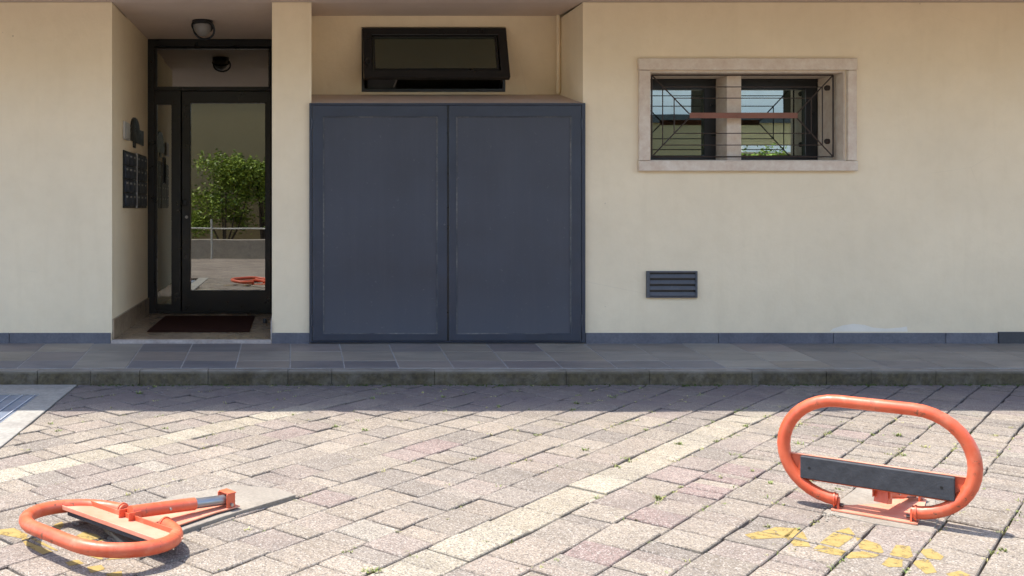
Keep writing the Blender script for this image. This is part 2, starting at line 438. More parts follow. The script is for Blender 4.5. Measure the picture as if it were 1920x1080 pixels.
paving = empty('paving', (0, -3, 0), kind='structure')
PAV = []                              # (poly, plane, tint)
GREY = [(.42, .35, .27), (.39, .325, .255), (.42, .34, .27), (.345, .29, .235), (.41, .335, .26), (.45, .375, .29), (.37, .31, .25), (.42, .345, .265), (.38, .305, .25)]
PINK = (.40, .29, .25); CREAM = [(.52, .45, .335), (.50, .43, .32), (.55, .475, .355), (.50, .425, .31)]
pink_spots = [gp(*q) for q in ((820, 835), (1190, 900), (1240, 930), (1220, 975), (1125, 1040), (1310, 920), (1215, 1000), (1395, 880), (1360, 900), (1250, 905), (1550, 935), (1320, 700))]
cream_spots = []
P0 = .394; PITCH = .1805
for k in range(-24, 26):
    t0 = P0 + PITCH * k; t1 = t0 + PITCH
    s = -5.2 + R.random() * .2
    while s < 6.0:
        mid = (t0 + t1) / 2
        right = mid > .9
        L = R.choice([.06, .09, .09, .12, .18] if (right and (A.x * 0 + (O0 + Bd * mid + A * s).y) > -3.4) else [.09, .12, .12, .18, .18, .24] if right else [.09, .12, .18, .18, .18, .24, .27])
        if k in (1, -10): L = R.choice([.15, .2, .24, .27])
        s1 = s + L
        j = lambda: R.uniform(-.0028, .0028)
        q = []
        for (tt, ss) in ((t0, s + .0012), (t1, s + .0012), (t1, s1 - .0012), (t0, s1 - .0012)):
            p = O0 + Bd * (tt + j()) + A * (ss + j()); q.append((p.x, p.y))
        s = s1
        q = clip(q, 0, 1, YK - .003)
        if len(q) >= 3: q = clip(q, -1, 0, -(XB + .004))
        if len(q) >= 3: q = clip(q, 1, 0, 6.4)
        if len(q) >= 3: q = clip(q, 0, -1, -YP)
        if len(q) < 3 or area(q) < .0003: continue
        c = (sum(p[0] for p in q) / len(q), sum(p[1] for p in q) / len(q))
        if k in (1, -10): tint = R.choice(CREAM)
        elif min((c[0] - p[0]) ** 2 + (c[1] - p[1]) ** 2 for p in pink_spots) < .0055: tint = PINK
        elif R.random() < .02: tint = (.42, .32, .27)
        elif R.random() < .03: tint = (.45, .39, .31)
        else: tint = R.choice(GREY)
        f = R.uniform(.91, 1.08) * .665
        PAV.append((q, c, (R.gauss(0, .014), R.gauss(0, .014), R.uniform(-.003, .003)), tuple(v * f for v in tint)))
def paver_geo(q, c, pl, bm):
    gx, gy, z = pl
    gap = R.choice([.0014, .0018, .0024, .0028, .0040]) + (.0018 if c[1] > -2.4 else 0)
    base = inset(q, gap); top = inset(base, .0032) if len(base) >= 3 else []
    if len(top) < 3 or len(top) != len(base): top = inset(base, .0008) if len(base) >= 3 else []
    if len(top) < 3: return 0
    zt = lambda p, dz: z + gx * (p[0] - c[0]) + gy * (p[1] - c[1]) + dz
    n = len(base)
    if len(top) != n: return 0
    a = [bm.verts.new((p[0], p[1], -.035)) for p in base]; b = [bm.verts.new((p[0], p[1], zt(p, -.004))) for p in base]
    d = [bm.verts.new((p[0], p[1], zt(p, 0))) for p in top]
    bm.faces.new(d)
    for i in range(n):
        k = (i + 1) % n
        bm.faces.new((a[i], a[k], b[k], b[i])); bm.faces.new((b[i], b[k], d[k], d[i]))
    return 2 * n + 1
def proj(x, y, z=0):
    d = y - CAM_Y
    if d < .2: return (-9e9, -9e9)
    return (CX + x * F_PX / d, CY + (CAM_Z - z) * F_PX / d)
def inview(q):
    pp = [proj(*p) for p in q]
    pp = [(min(max(a, 0), 1920), min(max(b, 0), 1080)) for a, b in pp if a > -1e6]
    return area(pp) if len(pp) >= 3 else 0
order = sorted(range(len(PAV)), key=lambda i: -inview(PAV[i][0]))
rest = bmesh.new(); rest_t = []
for rank, i in enumerate(order):
    q, c, pl, tint = PAV[i]
    if rank < 296:
        bm = bmesh.new()
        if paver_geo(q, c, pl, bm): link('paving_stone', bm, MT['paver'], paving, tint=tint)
        else: bm.free()
    else:
        rest_t += [tint] * paver_geo(q, c, pl, rest)
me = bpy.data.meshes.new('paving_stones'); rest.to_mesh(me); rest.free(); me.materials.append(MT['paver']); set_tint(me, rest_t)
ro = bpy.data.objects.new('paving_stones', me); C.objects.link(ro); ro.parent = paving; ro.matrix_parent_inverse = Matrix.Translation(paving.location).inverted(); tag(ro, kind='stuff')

# yellow painted numbers, cut along the pavers they are painted on
def painted(label, digits):
    c0 = gp(*digits[0][0][0]); root = empty('painted_number', (c0[0], c0[1], 0), label, 'painted number')
    for polys in digits:
        bm = bmesh.new()
        for pp in polys:
            W = ccw([gp(*p) for p in pp])
            for q, c, pl, tint in PAV:
                if abs(c[0] - W[0][0]) > 1.2 or abs(c[1] - W[0][1]) > 1.2: continue
                r = inset(q, .0065)
                for i in range(len(W)):
                    if len(r) < 3: break
                    a, b = W[i], W[(i + 1) % len(W)]; ex, ey = b[0] - a[0], b[1] - a[1]; L = math.hypot(ex, ey) or 1
                    nx, ny = ey / L, -ex / L; r = clip(r, nx, ny, nx * a[0] + ny * a[1])
                if len(r) < 3 or area(r) < 1e-5: continue
                bm.faces.new([bm.verts.new((p[0], p[1], pl[2] + pl[0] * (p[0] - c[0]) + pl[1] * (p[1] - c[1]) + .0012)) for p in r])
        link('painted_digit', bm, MT['paint'], root)
painted('worn yellow painted number on the paving in front of the upright orange hoop', [
    [[(1396, 1003), (1455, 987), (1492, 990), (1475, 1008), (1410, 1012)], [(1470, 1003), (1492, 988), (1508, 1003), (1520, 1026), (1488, 1024)]],
    [[(1525, 1030), (1566, 997), (1592, 990), (1604, 1005), (1570, 1030)], [(1525, 1032), (1572, 1030), (1590, 1036), (1585, 1044), (1560, 1040)],
    [(1604, 1006), (1650, 1022), (1657, 1036), (1642, 1044), (1614, 1034)], [(1575, 1036), (1614, 1034), (1642, 1045), (1590, 1047)]],
    [[(1668, 1040), (1680, 1023), (1706, 1026), (1712, 1045), (1692, 1051)], [(1653, 1058), (1666, 1045), (1692, 1051), (1692, 1063), (1666, 1063)],
    [(1722, 1034), (1746, 1031), (1770, 1046), (1764, 1053), (1738, 1050)], [(1708, 1054), (1740, 1050), (1757, 1075), (1736, 1077), (1718, 1063)]],
    [[(1773, 1078), (1800, 1073), (1820, 1082), (1790, 1088)]]])
painted('worn yellow painted number on the paving under the folded orange hoop', [
    [[(-5, 995), (26, 992), (52, 1004), (48, 1012), (-5, 1003)], [(40, 1012), (62, 1008), (112, 1034), (80, 1042), (48, 1024)]],
    [[(98, 986), (116, 979), (120, 984), (112, 994)]],
    [[(140, 1008), (158, 997), (182, 1003), (197, 1013), (170, 1017)]],
    [[(150, 1040), (290, 1034), (260, 1046), (190, 1051)]],
    [[(122, 1056), (146, 1051), (158, 1058), (130, 1063)],
    [(163, 1064), (190, 1060), (198, 1068), (170, 1076)], [(198, 1077), (228, 1071), (230, 1082), (205, 1086)]]])

# ------------------------------------------------------------------ pavement (raised) and kerb
pave = empty('pavement', (0, -.4, 0), kind='structure')
bm = B(-9, 12, -.778, -.001, -.02, .1)
for v in bm.verts:
    if v.co.z > .05: v.co.z = .0975 + (v.co.y + .77) * .078
link('mortar_bed', bm, MT['mortar'], pave)
rows = [(-.775, -.575), (-.572, -.292), (-.289, -.003)]
tints = [(.23, .205, .195), (.265, .235, .205), (.31, .27, .22), (.20, .17, .165), (.33, .29, .235), (.25, .215, .20), (.265, .225, .195)]
k = 0; x = -.03 - .371 * 16
while x < 9:
    nx = x + .371
    kk = round((x + .03) / .371)
    for ri, (ya, yb) in enumerate(rows):
        off = 0
        tn = R.choice(tints)
        if kk == -4: tn = (.31, .285, .245)
        if ri == 0 and kk in (-3, -2, -5, -6): tn = (.155, .155, .175)
        if ri == 2 and kk in (-3, -2): tn = (.16, .155, .165)
        if ri == 0 and kk in (0, 1): tn = (.17, .155, .16)
        if kk in (6, 7): tn = [(.2, .195, .2), (.25, .235, .215), (.24, .22, .2)][ri]
        if kk in (8, 9) : tn = [(.30, .28, .24), (.32, .30, .26), (.32, .30, .265)][ri] if kk == 8 or ri == 1 else tn
        if kk > 9: tn = tuple(v * .85 for v in R.choice([(.25, .235, .215), (.22, .21, .205), (.29, .27, .24)]))
        za, zb = .100 + (ya + .77) * .078, .100 + (yb + .77) * .078
        bm = B(x + .0036 + off, nx - .0036 + off, ya, yb, .05, .1)
        for v in bm.verts:
            if v.co.z > .09: v.co.z = (.100 + (v.co.y + .77) * .078) + R.uniform(-.0012, .0012)
        f = R.uniform(.9, 1.1)
        link('paving_slab', bm, MT['slab'], pave, .0025, tint=tuple((v * .74 + m_ * .26) * f for v, m_ in zip(tn, (.285, .24, .20))))
    x = nx
kerb = empty('kerb', (0, YK, 0), kind='structure')
kj = [-760, -560, -330, -110, 70, 170, 262, 390, 540, 622, 815, 1062, 1218, 1410, 1550, 1634, 1755, 1990, 2230, 2500]
for a, b in zip(kj, kj[1:]):
    xa, xb = fx(a, 6.43), fx(b, 6.43)
    f = R.uniform(.85, 1.15)
    bm = B(xa + .001, xb - .001, YK + R.uniform(-.002, .002), -.779, -.06, .097 + R.uniform(-.002, .001))
    bmesh.ops.subdivide_edges(bm, edges=[e for e in bm.edges if abs(e.verts[0].co.x - e.verts[1].co.x) > .05], cuts=8)
    for v in bm.verts:
        if v.co.z > 0: v.co.z += R.uniform(-.0018, .0012); v.co.y += R.uniform(-.0018, .0018) if v.co.y < -.8 else 0
    link('kerb_stone', bm, MT['kerb'], kerb, .003, tint=(f, f, f))

# drain cover at the left
dc = empty('drain_cover', (-2.4, -3, 0), 'blue grey ribbed metal cover set in the ground at the left edge', 'drain cover')
box('cover_plate', -3.1, -1.625, -4.9, -1.21, -.03, -.002, MT['cover'], dc, .002)
for i in range(14):
    xx = -1.64 - i * .078
    if xx < -3.05: break
    box('rib', xx - .007, xx, -4.88, -1.225, -.0015, .005, MT['coverrib'], dc, .0015)
bm = bmesh.new()
pl = [(-3.2, YK - .004), (XB, YK - .004), (XB, -5.38), (-1.62, -5.38), (-1.62, -1.2), (-3.2, -1.2)]
a = [bm.verts.new((p[0], p[1], -.03)) for p in pl]; b = [bm.verts.new((p[0], p[1], .004)) for p in pl]
bm.faces.new(b); bm.faces.new(a[::-1])
for i in range(6): bm.faces.new((a[i], a[(i + 1) % 6], b[(i + 1) % 6], b[i]))
tag(link('concrete_border', bm, MT['conc'], None, .003), kind='structure')

# ------------------------------------------------------------------ the building
bld = empty('apartment_building', (0, 0, .16), 'cream plastered ground floor of an apartment building under a projecting slab', 'building')
XL, XR = -9, 12
ex0, ex1, ez0, ez1 = fx(210), fx(510), .10, 2.75
nx0, nx1, nz0 = fx(584), fx(1093), .10
wx0, wx1, wz0, wz1 = fx(1217), fx(1585), fz(302), fz(133)
holed('facade_wall', [XL, XR], [.06, 2.75], [(ex0, ex1, .06, 2.75), (nx0, nx1, .06, 2.75), (wx0, wx1, wz0, wz1)], 0, .66, MT['wall'], bld)
# upper part of the building and the slab that throws the shadow
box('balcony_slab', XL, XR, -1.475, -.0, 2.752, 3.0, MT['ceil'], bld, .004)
holed('upper_wall', [XL, XR], [3.001, 8.2], [(-6 + i * 3.2, -4.6 + i * 3.2, 3.2, 5.3) for i in range(5)], .003, .4, MT['wall'], bld)
box('upper_floor', XL, XR, .42, 9, 2.9, 8.2, MT['wall'], bld)
# recess: return walls, ceiling, back
YD = 1.77
box('recess_wall', -1.7, ex0, .66, 2.2, .06, 2.9, MT['wall'], bld)
box('recess_wall', ex1, nx0 + .0, .66, 2.2, .06, 2.9, MT['wall'], bld)
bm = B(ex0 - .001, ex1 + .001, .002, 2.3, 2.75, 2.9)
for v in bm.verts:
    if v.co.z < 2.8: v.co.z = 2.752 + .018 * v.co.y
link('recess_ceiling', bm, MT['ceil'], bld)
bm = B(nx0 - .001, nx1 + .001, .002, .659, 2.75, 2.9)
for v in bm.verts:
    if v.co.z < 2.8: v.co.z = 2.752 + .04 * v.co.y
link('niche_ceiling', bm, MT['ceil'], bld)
hx0, hx1, hz0, hz1 = fx(678, 7.96), fx(948, 7.96), fz(173, 7.96), fz(51, 7.96)
holed('niche_back_wall', [nx0 - .1, nx1 + .1], [.06, 2.9], [(hx0, hx1, hz0, hz1)], .661, .78, MT['wall'], bld)
bm = B(nx0 + .001, nx1 - .001, .0, .66, 1.6, 1.98)
for v in bm.verts:
    if v.co.z > 1.9: v.co.z = 1.985 + .215 * v.co.y
link('niche_sill', bm, MT['ceil'], bld)
box('downpipe', 0, 0, 0, 0, 0, 0, MT['wall'], bld) if False else None
tube('pipe', [(fx(1047, 7.9), .60, 2.13), (fx(1047, 7.9), .60, 2.5), (fx(1047, 7.9), .60, 2.775)], .016, MT['wall'], bld, 12)
box('hatch_sill', hx0 - .02, hx1 + .02, .645, .70, hz0 - .022, hz0 + .001, MT['wall'], bld, .003)
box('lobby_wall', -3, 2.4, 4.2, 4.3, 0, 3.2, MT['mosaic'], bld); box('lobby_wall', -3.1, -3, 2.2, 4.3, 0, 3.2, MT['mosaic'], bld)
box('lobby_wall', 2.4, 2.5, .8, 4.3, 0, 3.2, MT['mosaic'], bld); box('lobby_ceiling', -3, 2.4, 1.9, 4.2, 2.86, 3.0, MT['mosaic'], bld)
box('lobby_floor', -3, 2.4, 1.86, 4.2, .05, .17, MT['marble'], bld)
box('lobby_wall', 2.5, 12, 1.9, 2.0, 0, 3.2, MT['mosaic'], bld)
# white repaint patch
bm = bmesh.new(); pts = [(1555, 622), (1562, 616), (1580, 610), (1600, 607), (1620, 609), (1636, 614), (1660, 616), (1690, 614), (1700, 612), (1702, 622)]
bm.faces.new([bm.verts.new((fx(p), -.0015, fz(q))) for p, q in pts]); link('repaint_patch', bm, MT['patch'], bld)
# plinth
def plinth(px0, px1, zt=fz(624), tint=(1, 1, 1)): box('plinth_stone', fx(px0), fx(px1), -.018, .0, .155, zt, MT['plinth'], bld, .002, tint)
for a, b in ((-1500, -1060), (-1059, -640), (-639, -300), (-299, 18), (19, 208)): plinth(a, b)
plinth(510, 580, fz(624)); plinth(1097, 1345); plinth(1346, 1560, tint=(.92, .92, .95)); plinth(1561, 1770); plinth(1771, 1868, tint=(1.1, 1.1, 1.1)); plinth(1870, 2150, fz(622), tint=(.45, .45, .42)); plinth(2151, 2500); plinth(2501, 3000)
# entrance floor
box('nosing', ex0 - .005, ex1 - .002, -.022, .03, .12, .183, MT['nosing'], bld, .004)
fxs = [ex0 + .001, -.98, -.58, ex1 - .001]; fys = [.031, .36, 1.05, 1.86]
for i in range(3):
    for jx in range(3):
        box('floor_tile', fxs[jx] + .0008, fxs[jx + 1] - .0008, fys[i] + .0008, fys[i + 1] - .0008, .10, .186 + R.uniform(0, .0004), MT['marble'], bld, .0008)
box('skirting', ex0 + .0, ex0 + .016, .0, .9, .186, .34, MT['marble'], bld, .002)
box('skirting', ex0 + .0, ex0 + .016, .902, YD, .186, .34, MT['marble'], bld, .002)
box('skirting', ex1 - .010, ex1 - .0, -.012, .9, .186, .33, MT['nosing'], bld, .002)

# entrance door (part of the building, its pieces are sub-parts)
X = lambda px: fx(px, 9.07); Z = lambda py: fz(py, 9.07)
dz0, dz1 = .188, 2.782
door = ring('door_frame', ex0 + .001, ex1 - .001, dz0, dz1, X(290) - ex0, .045, .03, Z(75) - Z(89), YD, YD + .09, MT['black'], bld, .003)
door.name = 'entrance_door'
def sub(o): o.parent = door; o.matrix_parent_inverse = door.matrix_world.inverted() if False else Matrix.Identity(4); o.matrix_parent_inverse = (Matrix.Translation(bld.location) @ Matrix.Translation((0, 0, -bld.location.z))).inverted() if False else Matrix.Identity(4); return o
def child(o, par):
    """make o (built in world space) a sub-part of par without moving it"""
    o.parent = par; o.matrix_parent_inverse = Matrix.Identity(4)
    return o
ring('transom_frame', X(290), X(507), Z(168), Z(89), .02, .02, .03, .012, YD + .012, YD + .07, MT['black'], None, .002)
subs = [bpy.data.objects['transom_frame']]
subs.append(box('transom_bar', X(290), X(510) + .02, YD - .004, YD + .08, Z(170), Z(165), MT['black'], None, .002))
subs.append(ring('sidelight_frame', X(290) , X(339), Z(586), Z(170), X(294) - X(290), X(339) - X(321), Z(571) - Z(586), Z(170) - Z(196), YD + .01, YD + .07, MT['black'], None, .003))
subs.append(ring('door_leaf', X(341), X(508), Z(585), Z(171), X(357) - X(341), X(508) - X(497), Z(545) - Z(585), Z(171) - Z(193), YD - .008, YD + .06, MT['black'], None, .004))
for n_, a, b, c, d in (('pane', 292, 505, 166, 90), ('pane', 292, 323, 573, 194), ('pane', 355, 499, 548, 191)):
    subs.append(box(n_, X(a), X(b), YD + .035, YD + .041, Z(c), Z(d), MT['glass'], None))
kx, kz = X(347), Z(380)
subs.append(link('door_knob', tube_bm([(kx, YD - .008, kz), (kx, YD - .03, kz), (kx, YD - .034, kz), (kx, YD - .055, kz), (kx, YD - .062, kz)], .02, 20, radii=[.02, .012, .03, .032, .022]), MT['black'], None, smooth=True))
subs.append(tube('lock_cylinder', [(X(350), YD - .008, Z(407)), (X(350), YD - .018, Z(407))], .014, MT['silver'], None, 16))
subs.append(tube('pull_handle', [(X(307), YD + .01, 1.42), (X(307), YD - .03, 1.42), (X(307), YD - .03, 1.66), (X(307), YD + .01, 1.66)], .008, MT['black'], None, 8))
bpy.context.view_layer.update()
for o in subs:
    o.parent = door; o.matrix_parent_inverse = door.matrix_world.inverted()

# top hung hatch window in the niche
hatch = ring('top_hung_window', hx0 + .002, hx1 - .002, hz0 + .003, hz1 - .012, .022, .022, .028, .02, .665, .75, MT['black'], bld, .002)
bpy.context.view_layer.update()
def under(o, par): o.parent = par; o.matrix_parent_inverse = par.matrix_world.inverted(); return o
# sash hinged along its top edge, bottom swung out
sw, sh = hx1 - hx0 - .01, .46
sx0 = hx0 + .006
tilt = math.radians(21)
s_ = ring('sash', 0, sw, -sh, 0, .072, .072, .065, .065, -.03, .02, MT['black'], None, .003)
s2 = ring('glazing_bead', .084, sw - .084, -sh + .074, -.074, .012, .012, .012, .012, -.022, .0, MT['black'], None)
g_ = box('pane', .08, sw - .08, -.008, -.002, -sh + .07, -.07, MT['glass3'], None)
for o in (s_, s2, g_):
    o.data.transform(Matrix.Translation((sx0, .655, hz1 - .022)) @ Matrix.Rotation(-tilt, 4, 'X'))
    under(o, hatch)
under(box('curtain', hx0 + .06, hx0 + .30, .79, .80, hz0, hz1, MT['vent'], None), hatch)
under(tube('hatch_stay', [(hx0 + .27, .70, hz0 + .05), (hx0 + .285, .64, hz0 + .09), (hx0 + .28, .56, hz0 + .105)], .006, MT['silver'], None, 8), hatch)
under(tube('hatch_stay', [(hx1 - .05, .72, hz0 + .02), (hx1 - .05, .56, hz0 + .10)], .006, MT['black'], None, 8), hatch)
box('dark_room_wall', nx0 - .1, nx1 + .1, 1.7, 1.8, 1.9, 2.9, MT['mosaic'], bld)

# barred window at the right
win = ring('barred_window', fx(1196), fx(1603), fz(320), fz(110), wx0 - fx(1196), fx(1603) - wx1, wz0 - fz(320), fz(110) - wz1, -.028, .0, MT['pink'], bld, .0)
win.name = 'window_surround'
bpy.data.objects.remove(win)
wroot = box('barred_window', wx0 + .002, wx1 - .002, .375, .40, wz1 - .035, wz1 - .002, MT['black'], bld)
bpy.context.view_layer.update()
for nm, a, b, c, d in (('lintel_stone', 1195, 1604, 132, 110), ('sill_stone', 1195, 1604, 321, 302), ('jamb_stone', 1196, 1217, 301.2, 132.8), ('jamb_stone', 1586, 1603, 301.2, 132.8)):
    under(box(nm, fx(a), fx(b), -.03 if nm != 'sill_stone' else -.038, .002, fz(c), fz(d), MT['pink'], None, .004), wroot)
# stone lining of the opening
under(box('reveal_lining', wx1 - .012, wx1 - .0005, .003, .36, wz0 + .001, wz1 - .001, MT['pink'], None), wroot)
under(box('reveal_lining', wx0 + .0005, wx0 + .012, .003, .36, wz0 + .001, wz1 - .001, MT['pink'], None), wroot)
under(box('reveal_lining', wx0 + .012, wx1 - .012, .003, .36, wz1 - .012, wz1 - .001, MT['pink'], None), wroot)
under(box('reveal_lining', wx0 + .012, wx1 - .012, .003, .36, wz0 + .0005, wz0 + .008, MT['pink'], None), wroot)
D2 = 7.3 + .17; mx0, mx1 = fx(1363, D2), fx(1390, D2)
under(box('stone_mullion', mx0, mx1, .17, .37, wz0 + .008, wz1 - .012, MT['pink'], None, .003), wroot)
D3 = 7.3 + .365
for a, b in ((wx0 + .012, mx0 - .0), (mx1, wx1 - .012)):
    under(ring('sash', a, b, wz0 + .008, wz1 - .012, .05 if a < 3 else .02, .095 if a < 3 else .10, .055, .085, .362, .42, MT['black'], None, .004), wroot)
    under(box('pane', a + .01, b - .04, .392, .398, wz0 + .04, wz1 - .07, MT['glass2'], None), wroot)
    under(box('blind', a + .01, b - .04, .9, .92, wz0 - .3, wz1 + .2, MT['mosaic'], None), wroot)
for zz in (165, 265):
    under(tube('bolt', [(wx1 - .013, .20, fz(zz, 7.5)), (wx1 - .035, .20, fz(zz, 7.5)), (wx1 - .045, .20, fz(zz, 7.5))], .02, MT['iron'], None, 10, radii=[.02, .022, .014]), wroot)
# the grille is a thing of its own, fixed in the opening
DG = 7.3 + .10; GX = lambda p: fx(p, DG); GZ = lambda p: fz(p, DG); gy = .10
gr = empty('window_grille', (GX(1392), gy, GZ(217)), 'brown iron window grille of nested rectangles and diagonals round a flat rusty bar', 'window grille')
def rod(name, p, q, r=.0042, mat='iron'):
    return link(name, tube_bm([(GX(p[0]), gy, GZ(p[1])), (GX(q[0]), gy, GZ(q[1]))], r, 6), MT[mat], gr, smooth=True)
rects = [(1222, 1562, 141, 294), (1242.5, 1542, 163, 272), (1264, 1521, 184, 250)]
for k_, (a, b, c, d) in enumerate(rects):
    r = .006 if k_ == 0 else .004
    if k_ == 0: 
        rod('upright_bar', (a, c), (a, d), r); rod('upright_bar', (b, c), (b, d), r)
    else:
        rod('upright_bar', (a, c), (a, d), r); rod('upright_bar', (b, c), (b, d), r)
    rod('cross_bar', (a, c), (b, c), r); rod('cross_bar', (a, d), (b, d), r)
for p, q in (((1222, 141), (1292, 213)), ((1222, 294), (1292, 221)), ((1562, 141), (1494, 213)), ((1562, 294), (1494, 221))): rod('diagonal_bar', p, q, .005)
box('centre_bar', GX(1292), GX(1494), gy - .014, gy - .006, GZ(222), GZ(211.5), MT['rust'], gr, .0015)

# ventilation grille low on the wall
vx0, vx1, vz0, vz1 = fx(1211), fx(1306), fz(558), fz(508)
vg = ring('vent_grille', vx0, vx1, vz0, vz1, .022, .012, .010, .012, -.022, -.0005, MT['vent'], None, .002)
tag(vg, 'dark grey louvred vent grille low on the cream wall below the barred window', 'vent grille')
vb = box('back_panel', vx0 + .01, vx1 - .006, -.0015, -.0004, vz0 + .006, vz1 - .006, MT['black'], None); vb.parent = vg
h = (vz1 - vz0 - .022) / 4
for i in range(4):
    zc = vz0 + .010 + h * i
    bm = bmesh.new(); xa, xb = vx0 + .022, vx1 - .012
    P = [(-.019, zc + .004), (-.019, zc + .008), (-.006, zc + h * .72), (-.002, zc + h * .72), (-.002, zc + h * .60)]
    a = [bm.verts.new((xa, p[0], p[1])) for p in P]; b = [bm.verts.new((xb, p[0], p[1])) for p in P]
    bm.faces.new(a); bm.faces.new(b[::-1])
    for i_ in range(5): bm.faces.new((a[i_], b[i_], b[(i_ + 1) % 5], a[(i_ + 1) % 5]))
    o = link('louvre', bm, MT['vent'], None); o.parent = vg

# ------------------------------------------------------------------ metal cabinet doors
cx0, cx1, cz0, cz1 = fx(580, 7.27), fx(1098, 7.27), .165, fz(193, 7.27)
cab = empty('utility_cabinet', ((cx0 + cx1) / 2, -.03, .16), 'wide blue grey steel utility cabinet with two tall doors', 'cabinet')
YC = -.03
ring('cabinet_frame', cx0, cx1, cz0, cz1, .022, .030, .012, .016, YC + .002, .20, MT['cabf'], cab, .002)
box('cabinet_top', cx0 + .02, cx1 - .02, YC + .03, .20, cz1 - .02, cz1 - .004, MT['cabf'], cab)
XM = fx(840, 7.27)
for side, (a, b, wl, wr) in enumerate(((cx0 + .024, XM - .007, .080, .072), (XM + .007, cx1 - .034, .055, .075))):
    zb, zt = cz0 + .015, cz1 - .018
    lf = ring('cabinet_door', a, b, zb, zt, wl, wr, .052, .085, YC - .006, YC + .03, MT['cabf'], cab, .003)
    bpy.context.view_layer.update()
    under(box('door_panel', a + wl - .002, b - wr + .002, YC + .003, YC + .012, zb + .05, zt - .083, MT['cab'], None), lf)
    under(ring('panel_bead', a + wl - .001, b - wr + .001, zb + .051, zt - .084, .010, .010, .008, .008, YC - .002, YC + .006, MT['scuff'], None, .001), lf)
    for hz in (.17, 1.66):
        hxp = a - .005 if side == 0 else b + .004
        under(tube('hinge', [(hxp, YC - .004, cz0 + hz - .04), (hxp, YC - .004, cz0 + hz + .04)], .008, MT['cabf'], None, 8), lf)
    if side == 0:
        under(tube('keyhole', [(b - .02, YC - .006, fz(421)), (b - .02, YC - .010, fz(421))], .007, MT['vent'], None, 12), lf)
    # mitre weld seams at the bottom corners
box('closing_strip', XM - .0055, XM + .0055, YC + .0, YC + .02, cz0 + .014, cz1 - .018, MT['black'], cab)

# ------------------------------------------------------------------ things of the entrance
lx, ly, lz = -.775, .80, 2.765
lamp = empty('ceiling_lamp', (lx, ly, lz), 'round black bulkhead lamp on the ceiling of the entrance recess', 'lamp')
link('lamp_base', tube_bm([(lx, ly, lz + .004), (lx, ly, lz - .03), (lx, ly, lz - .038)], .08, 28, radii=[.088, .088, .07]), MT['black'], lamp, smooth=True)
bm = bmesh.new(); bmesh.ops.create_uvsphere(bm, u_segments=28, v_segments=14, radius=.078)
for v in bm.verts: v.co = Vector((v.co.x + lx, v.co.y + ly, v.co.z * 1.15 + lz - .04))
link('lamp_glass', bm, MT['frosted'], lamp, smooth=True)
def hoop_pts(c, r, tiltx, tilty, n=32, sz=1.0):
    M = Matrix.Rotation(tilty, 4, 'Y') @ Matrix.Rotation(tiltx, 4, 'X')
    return [Vector(c) + M @ Vector((r * math.cos(2 * math.pi * i / n), r * sz * math.sin(2 * math.pi * i / n), 0)) for i in range(n)]
link('lamp_ring', tube_bm(hoop_pts((lx + .012, ly, lz - .072), .088, math.radians(-58), math.radians(12)), .009, 8, True), MT['black'], lamp, smooth=True)
link('lamp_ring', tube_bm(hoop_pts((lx - .002, ly - .01, lz - .05), .086, math.radians(-25), math.radians(4)), .008, 8, True), MT['black'], lamp, smooth=True)

ic = empty('intercom', (ex0, .56, 1.81), 'small silver intercom box on the left wall of the entrance recess', 'intercom')
box('housing', ex0, ex0 + .022, .45, .67, 1.745, 1.888, MT['silver'], ic, .004)
box('front_plate', ex0 + .0225, ex0 + .026, .50, .66, 1.755, 1.878, MT['white'], ic, .002)
# dark plaque: rectangle crossed by an arched plate with a short stub
bm = bmesh.new(); prof = [(.70, 1.76), (.93, 1.757), (.93, 1.705), (1.05, 1.705), (1.05, 1.755), (1.48, 1.752), (1.48, 1.886), (1.27, 1.88)]
for i in range(0, 9):
    a_ = math.pi * i / 8; prof.append((1.03 + .22 * math.cos(a_), 1.885 + .085 * math.sin(a_)))
prof += [(.81, 1.868), (.70, 1.868)]
a = [bm.verts.new((ex0 + .0005, p[0], p[1])) for p in prof]; b = [bm.verts.new((ex0 + .010, p[0], p[1])) for p in prof]
bm.faces.new(a); bm.faces.new(b[::-1])
for i in range(len(prof)): bm.faces.new((a[i], a[(i + 1) % len(prof)], b[(i + 1) % len(prof)], b[i]))
tag(link('wall_plaque', bm, MT['black'], None), 'flat black plaque with an arched top above the letterbox panel', 'plaque')
mb = empty('letterbox_panel', (ex0, 1.04, 1.18), 'dark letterbox panel in two halves on the left wall of the recess', 'letterbox panel')
for hf, (ya, yb) in enumerate(((.45, 1.035), (1.045, 1.63))):
    z0, z1 = 1.186, 1.655 + .01 * hf
    box('back_plate', ex0 + .0005, ex0 + .012, ya, yb, z0, z1, MT['black'], mb, .002)
    for r_ in range(4):
        for c_ in range(3):
            y0 = ya + .02 + c_ * (yb - ya - .03) / 3; y1 = y0 + (yb - ya - .03) / 3 - .012; z_ = z0 + .02 + r_ * .112
            d_ = box('letterbox_door', ex0 + .0125, ex0 + .021, y0, y1, z_, z_ + .10, MT['cabf'], mb, .0015)
            bpy.context.view_layer.update() if (hf, r_, c_) == (0, 0, 0) else None
            nl = box('name_label', ex0 + .0212, ex0 + .0222, y0 + .04, y0 + .11, z_ + .066, z_ + .080, MT['label'], None)
            nl.parent = d_; nl.matrix_parent_inverse = Matrix.Translation(mb.location).inverted() @ mb.matrix_basis if False else Matrix.Identity(4)
bpy.context.view_layer.update()
box('trim_strip', ex0 + .0005, ex0 + .024, 1.036, 1.044, 1.186, 1.66, MT['silver'], mb)

